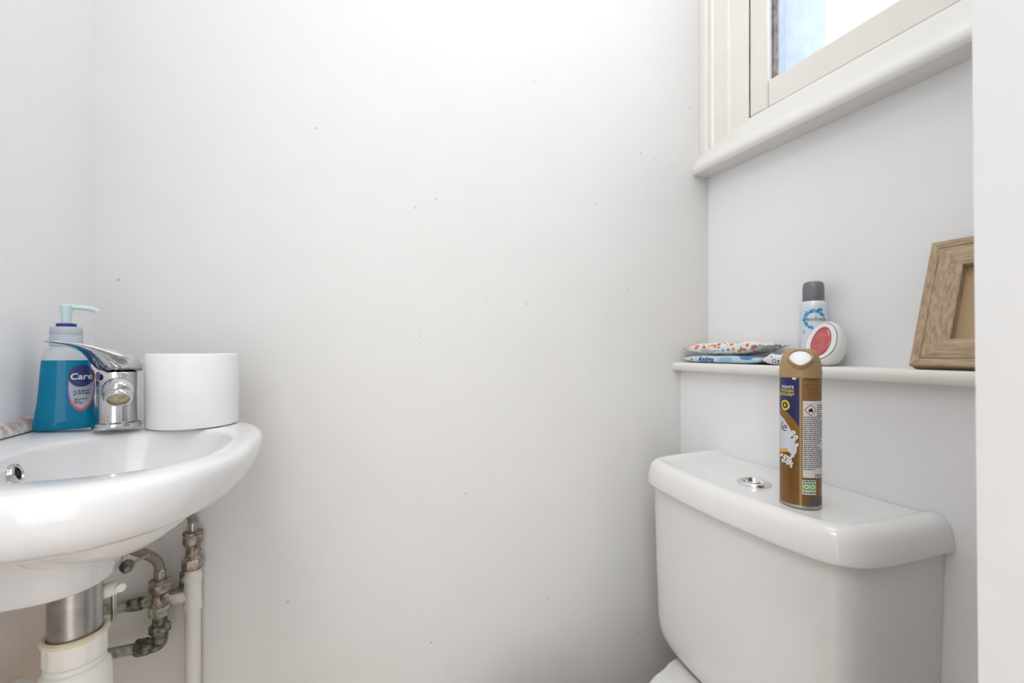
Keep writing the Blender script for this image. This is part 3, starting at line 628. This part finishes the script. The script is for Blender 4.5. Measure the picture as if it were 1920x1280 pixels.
# ------------------------------------------------------------------ wipe packets on the shelf
def pillow_mat(name, kind):
    m = bpy.data.materials.new(name); m.use_nodes = True; nt = m.node_tree; b = nt.nodes['Principled BSDF']; b.inputs['Roughness'].default_value = .32
    N = nt.nodes.new; L = nt.links.new; tc = N('ShaderNodeTexCoord')
    if kind == 'confetti':
        mp = N('ShaderNodeMapping'); mp.inputs['Scale'].default_value = (1, .8, 1); L(tc.outputs['Object'], mp.inputs[0])
        v = N('ShaderNodeTexVoronoi'); v.inputs['Scale'].default_value = 115; L(mp.outputs[0], v.inputs['Vector'])
        lt = N('ShaderNodeMath'); lt.operation = 'LESS_THAN'; lt.inputs[1].default_value = .44; L(v.outputs['Distance'], lt.inputs[0])
        sp = N('ShaderNodeSeparateColor'); L(v.outputs['Color'], sp.inputs[0])
        r = N('ShaderNodeValToRGB'); r.color_ramp.interpolation = 'CONSTANT'; E = r.color_ramp.elements
        E[0].position = 0; E[0].color = (.72, .18, .06, 1); E[1].position = .25; E[1].color = (.78, .45, .33, 1)
        for p, c in ((.45, (.80, .76, .72)), (.62, (.12, .42, .14)), (.76, (.12, .42, .62)), (.9, (.75, .32, .12))):
            e = E.new(p); e.color = (*c, 1)
        L(sp.outputs[0], r.inputs[0])
        mx = N('ShaderNodeMix'); mx.data_type = 'RGBA'; L(lt.outputs[0], mx.inputs[0]); mx.inputs[6].default_value = (.82, .80, .78, 1); L(r.outputs[0], mx.inputs[7]); L(mx.outputs[2], b.inputs['Base Color'])
    elif kind == 'blue':
        n = N('ShaderNodeTexNoise'); n.inputs['Scale'].default_value = 22; L(tc.outputs['Object'], n.inputs['Vector'])
        r = N('ShaderNodeValToRGB'); r.color_ramp.elements[0].position = .42; r.color_ramp.elements[1].position = .62
        r.color_ramp.elements[0].color = (.50, .68, .80, 1); r.color_ramp.elements[1].color = (.66, .78, .86, 1); L(n.outputs[0], r.inputs[0]); L(r.outputs[0], b.inputs['Base Color'])
    else:
        v = N('ShaderNodeTexVoronoi'); v.inputs['Scale'].default_value = 120; L(tc.outputs['Object'], v.inputs['Vector'])
        lt = N('ShaderNodeMath'); lt.operation = 'LESS_THAN'; lt.inputs[1].default_value = .22; L(v.outputs['Distance'], lt.inputs[0])
        mx = N('ShaderNodeMix'); mx.data_type = 'RGBA'; L(lt.outputs[0], mx.inputs[0]); mx.inputs[6].default_value = (.80, .80, .80, 1); mx.inputs[7].default_value = (.16, .17, .30, 1); L(mx.outputs[2], b.inputs['Base Color'])
    n2 = N('ShaderNodeTexNoise'); n2.inputs['Scale'].default_value = 90; L(tc.outputs['Object'], n2.inputs['Vector'])
    bp = N('ShaderNodeBump'); bp.inputs['Strength'].default_value = .35; bp.inputs['Distance'].default_value = .003; L(n2.outputs[0], bp.inputs['Height']); L(bp.outputs[0], b.inputs['Normal'])
    return m
def packet(name, label, m, x, y, z, L_, W_, T_, rot, seed, fin=.010, wr=.0012, sag=None):
    """soft sealed packet: L_ along the shelf (-y), W_ deep, T_ thick; fins at both ends"""
    rng = random.Random(seed); nu, nv = 44, 20
    ph = [rng.uniform(0, 6.28) for _ in range(6)]
    c, s = math.cos(rot), math.sin(rot)
    def prof(u):
        e = abs(u)
        return (1-e**4.5)**.5 if e < 1 else 0
    def wob(u, v): return wr*(math.sin(9*u+ph[0]+3*v)+.6*math.sin(17*u+ph[1]-5*v)+.5*math.sin(6*v+ph[2]+4*u))
    def to3(l, w_, t):
        return (x+w_*c-l*s*-1*0+0*l + l*s*0 - (0), y, z) if False else (x+w_*c+l*s, y-l*c+w_*s, z+t)
    def lift(u): return sag(u) if sag else 0
    def P(u, a):                                          # a: angle round the section
        k = prof(u); ca, sa = math.cos(a), math.sin(a)
        ww = W_/2*(.93+.07*k); tt = max(.0006, T_/2*k)
        wv = ww*sgn(ca)*abs(ca)**.5; tv = tt*sgn(sa)*abs(sa)**.62
        tv += wob(u, ca)*k*(1 if sa > 0 else .15)
        return to3(u*L_/2, wv, max(tv+T_/2, .0003)+lift(u)+ (0 if abs(u) < .9 else 0))
    n = 36; rings = []
    us = [-1+2*i/nu for i in range(nu+1)]
    for u in us: rings.append([P(u*.999, 2*math.pi*j/n) for j in range(n)])
    e0, e1 = rings[0], rings[-1]
    def fin_ring(r, sg, d):
        return [(p[0]+(s*sg*d), p[1]-(c*sg*d), z+T_/2+lift(sg)+(p[2]-z-T_/2-lift(sg))*.8+.0012*math.sin(p[0]*500)) for p in r]
    rings = [fin_ring(e0, -1, fin), fin_ring(e0, -1, fin*.5)]+rings+[fin_ring(e1, 1, fin*.5), fin_ring(e1, 1, fin)]
    root = thing(name, label, 'wipes packet', (x, y, z), 'wipe packets on the shelf')
    mk('packet_body', *loft(rings), m, root, sharp=50)
    def face(l, t, off=.0006):                            # front side facing the room (-x)
        u = max(-.99, min(.99, l/(L_/2))); k = prof(u); ww = W_/2*(.93+.07*k); tt = T_/2*k
        q = max(-.97, min(.97, (t-T_/2)/tt)); sa = sgn(q)*abs(q)**(1/.62); ca = -math.sqrt(max(0, 1-sa*sa))
        wv = ww*sgn(ca)*abs(ca)**.5-off
        tv = tt*q + wob(u, ca)*k*(1 if sa > 0 else .15)
        return to3(u*L_/2, wv, max(tv+T_/2, .0003)+lift(u))
    return root, face
p1, f1 = packet('wipes_packet', 'flat light blue wipes packet, lowest in the stack on the shelf', pillow_mat('pale_blue_film', 'blue'), .835, .755, ZS+.0002, .205, .098, .0182, .03, 1, wr=.0004)
DBLUE = mat('royal_blue_print', (.015, .03, .26), .4); SKY = mat('sky_blue_print', (.18, .50, .80), .4); PAPERW = mat('white_film_print', (.80, .82, .84), .4)
wrap('brand_lettering', flat_text('Andrex', .0180, -.054, .0030, bold=.0004, sx=.78, shear=.12), f1, DBLUE, p1, .002, .002)
wrap('variant_lettering', flat_text('FRESH', .0140, .003, .0042, sx=.85, shear=.15, bold=.0001), lambda a, b: f1(a, b), SKY, p1, .002, .002)
wrap('seal_panel', flat_polys([rect(-.083, -.066, .0025, .0145)]), lambda a, b: f1(a, b, .0005), PAPERW, p1, .002, .002)
wrap('seal_emblem', flat_polys(ringp(-.0745, .0092, .0034, .0020)+words(-.081, -.068, .003, .0048, 1, .6)), lambda a, b: f1(a, b, .0009), DBLUE, p1, .002, .002)
wrap('blue_flash', flat_polys([[(.052, .0155), (.060, .0100), (.072, .0088), (.082, .0105), (.086, .0150)]]), lambda a, b: f1(a, b, .0007), mat('strong_blue_print', (.04, .25, .58), .4), p1, .002, .002)
p2, f2 = packet('wipes_packet', 'plump white wipes packet with coloured confetti print lying on the blue packet', pillow_mat('confetti_film', 'confetti'), .835, .758, ZS+.0188, .196, .088, .0280, -.02, 5, wr=.0013, fin=.012, sag=lambda u: .006*max(0, u)**2)
wrap('print_panel', flat_polys([rect(-.052, .012, .0035, .0145)]), lambda a, b: f2(a, b, .0007), PAPERW, p2, .002, .002)
wrap('small_print', flat_polys(words(-.048, .006, .0045, .0135, 3, .40, .003, .009)), lambda a, b: f2(a, b, .0011), mat('grey_print', (.22, .22, .23), .5), p2, .002, .002)
p3, f3 = packet('wipes_packet', 'small white packet with dark spots, half hidden behind the gold spray cap', pillow_mat('spotted_film', 'spots'), .812, .602, ZS+.0002, .078, .060, .0215, .05, 9, wr=.0014, fin=.008)
wrap('count_lettering', flat_text('123', .0125, -.019, .0035, sx=.85), f3, DBLUE, p3, .002, .002)

# ------------------------------------------------------------------ body spray
S = Vector((.8555, .590, ZS+.0002))
spray = thing('body_spray', 'white and pale blue spray can with grey cap at the back of the shelf', 'spray can', S)
sv = Vector((S.x, S.y, 0)).normalized(); srt = Vector((sv.y, -sv.x, 0)); sf = -sv
WTIN = mat('pale_blue_white_tin', (.74, .79, .86), .3, .1)
mk('tin', *lathe([(.0205, 0), (.0222, .0008), (.0225, .003), (.0225, .108), (.0222, .1135), (.0208, .1185), (.0185, .1215)], S, seg=48), WTIN, spray, sharp=50)
mk('cap', *lathe([(.0175, .1210), (.0177, .1215), (.0177, .1295), (.0174, .1298), (.0174, .1303), (.0177, .1306), (.0176, .147), (.0168, .1535), (.0148, .1575), (.0115, .1592), (.004, .1598)], S, seg=48), mat('grey_cap_plastic', (.20, .205, .22), .38, .2), spray, sharp=35)
def ssurf(off): return lambda a, h: S+(srt*math.sin(a/.0225)+sf*math.cos(a/.0225))*(.0225+off)+Vector((0, 0, h))
bl = []; bl2 = []
for i in range(46):
    a = math.radians(25+i*5.2); r1 = .0166+.0012*math.sin(i*1.7); w_ = .0028+.0012*math.sin(i*.9)
    cx, cy = .0015+r1*math.cos(a), .0865+r1*.93*math.sin(a)
    (bl if i % 3 else bl2).append(disc(cx, cy, w_*.8, w_*.8, 10))
for cx, cy, r in ((.0095, .1045, .0028), (.0135, .1035, .0022), (.0005, .1055, .0014), (-.0120, .1010, .0016), (-.0165, .0650, .0016), (-.0150, .0610, .0012), (-.0175, .0450, .0007)): bl2.append(disc(cx, cy, r, r, 10))
wrap('water_splash', flat_polys(bl), ssurf(.0003), mat('aqua_print', (.22, .58, .84), .35), spray, .003)
wrap('water_splash', flat_polys(bl2), ssurf(.0004), mat('deep_aqua_print', (.05, .30, .56), .35), spray, .003)
wrap('brand_lettering', flat_text('femfresh', .0105, -.0125, .0835, sx=.95), ssurf(.0005), GREYP, spray, .002)

# ------------------------------------------------------------------ gel air freshener (egg)
th = math.radians(24); gn = Vector((-math.cos(th), -.10, math.sin(th))).normalized(); gw = Vector((.10, -1, 0)).normalized(); gu = gn.cross(gw); gu = gu if gu.z > 0 else -gu
G0 = Vector((.8220, .5530, ZS+.0005))
egg = thing('gel_air_freshener', 'white egg-shaped gel air freshener with red oval centre on the shelf', 'air freshener', G0)
def egg_ring(hw, hh, c_up, d, n=48, flat=True):
    r = []
    for j in range(n):
        a = 2*math.pi*j/n; c, s = math.cos(a), math.sin(a)
        wv = hw*c*(1-.10*s); uv = hh*s
        p = G0+gw*wv+gu*(c_up+uv)+gn*d
        if flat and p.z < G0.z: p.z = G0.z
        r.append(p)
    return r
GC = .0415
WEGG = mat('egg_white_plastic', (.82, .81, .80), .35)
mk('shell', *loft([egg_ring(*a) for a in ((.012, .016, GC-.004, -.0215), (.022, .030, GC-.003, -.020), (.0275, .038, GC-.001, -.0145), (.0305, .0430, GC, -.006), (.0312, .0445, GC, .002), (.0300, .0430, GC, .0095), (.0280, .0400, GC, .0145), (.0262, .0372, GC, .0165), (.02, .03, GC, .0140))]), WEGG, egg, sharp=60)
mk('face_groove', *loft([egg_ring(*a, flat=False) for a in ((.0264, .0374, GC, .0163), (.0258, .0366, GC, .0170), (.0252, .0358, GC, .0164))], False, False), mat('grey_groove', (.35, .34, .33), .6), egg)
mk('face_plate', *loft([egg_ring(*a, flat=False) for a in ((.0252, .0358, GC, .0155), (.0248, .0352, GC, .0182), (.0190, .0310, GC-.001, .0192), (.0170, .0290, GC-.0010, .0185), (.0164, .0284, GC-.0010, .0150))], False, False), WEGG, egg, sharp=50)
GEL = mat('red_gel', (.50, .075, .085), .22, var=(.58, .15, .15), vscale=60, coat=.3)
mk('gel_window', *loft([egg_ring(*a, flat=False) for a in ((.0166, .0286, GC-.0010, .0160), (.0158, .0276, GC-.0010, .0178), (.012, .021, GC-.0010, .0188), (.003, .005, GC-.0010, .0192))], False, True), GEL, egg, sharp=60)

# ------------------------------------------------------------------ wooden picture frame leaning on the right wall
fth = math.radians(17.5)
ft = Vector((math.sin(fth), 0, math.cos(fth))); fn = Vector((-math.cos(fth), 0, math.sin(fth))); fw = Vector((0, -1, 0))
P0 = Vector((.8195, .4085, ZS+.0003)); FW, FH = .185, .197
def wood(name, axis):
    m = bpy.data.materials.new(name); m.use_nodes = True; nt = m.node_tree; b = nt.nodes['Principled BSDF']; b.inputs['Roughness'].default_value = .7
    N = nt.nodes.new; L = nt.links.new; tc = N('ShaderNodeTexCoord'); mp = N('ShaderNodeMapping'); L(tc.outputs['Object'], mp.inputs[0])
    mp.inputs['Scale'].default_value = (60, 6, 60) if axis == 'h' else (60, 60, 6)
    n = N('ShaderNodeTexNoise'); n.inputs['Scale'].default_value = 4; n.inputs['Detail'].default_value = 7; n.inputs['Roughness'].default_value = .65; L(mp.outputs[0], n.inputs['Vector'])
    r = N('ShaderNodeValToRGB'); E = r.color_ramp.elements; E[0].position = .3; E[0].color = (.30, .19, .105, 1); E[1].position = .7; E[1].color = (.58, .47, .33, 1); e = E.new(.5); e.color = (.46, .34, .22, 1)
    L(n.outputs[0], r.inputs[0]); L(r.outputs[0], b.inputs['Base Color'])
    bp = N('ShaderNodeBump'); bp.inputs['Strength'].default_value = .4; bp.inputs['Distance'].default_value = .001; L(n.outputs[0], bp.inputs['Height']); L(bp.outputs[0], b.inputs['Normal'])
    return m
WH, WV = wood('limed_wood_level', 'h'), wood('limed_wood_upright', 'v')
pf = thing('picture_frame', 'rustic wooden picture frame leaning on the wall at the end of the shelf', 'picture frame', P0)
rp = [(0, 0), (0, .0185), (.0015, .0205), (.0045, .0212), (.0105, .0195), (.0118, .0178), (.0130, .0190), (.0150, .0192), (.0400, .0165), (.0415, .0155), (.0415, .003), (.0415, 0)]
def fpt(a, b, h): return P0+fw*a+ft*b+fn*h
def rail(side):
    R0, R1 = [], []
    for d, h in rp:
        q = {'l': ((d, d), (d, FH-d)), 'r': ((FW-d, d), (FW-d, FH-d)), 'b': ((d, d), (FW-d, d)), 't': ((d, FH-d), (FW-d, FH-d))}[side]
        R0.append(fpt(*q[0], h)); R1.append(fpt(*q[1], h))
    return loft([R0, R1])
for sd in 'lrbt': mk('frame_rail', *rail(sd), WV if sd in 'lr' else WH, pf, sharp=22)
mk('backing_board', *loft([[fpt(a, b, h) for a, b in ((.0413, .0413), (FW-.0413, .0413), (FW-.0413, FH-.0413), (.0413, FH-.0413))] for h in (.001, .005)]), mat('tan_backing', (.50, .36, .21), .7), pf, smooth=False)
for o in bpy.data.objects:
    if '_base' in o: del o['_base']
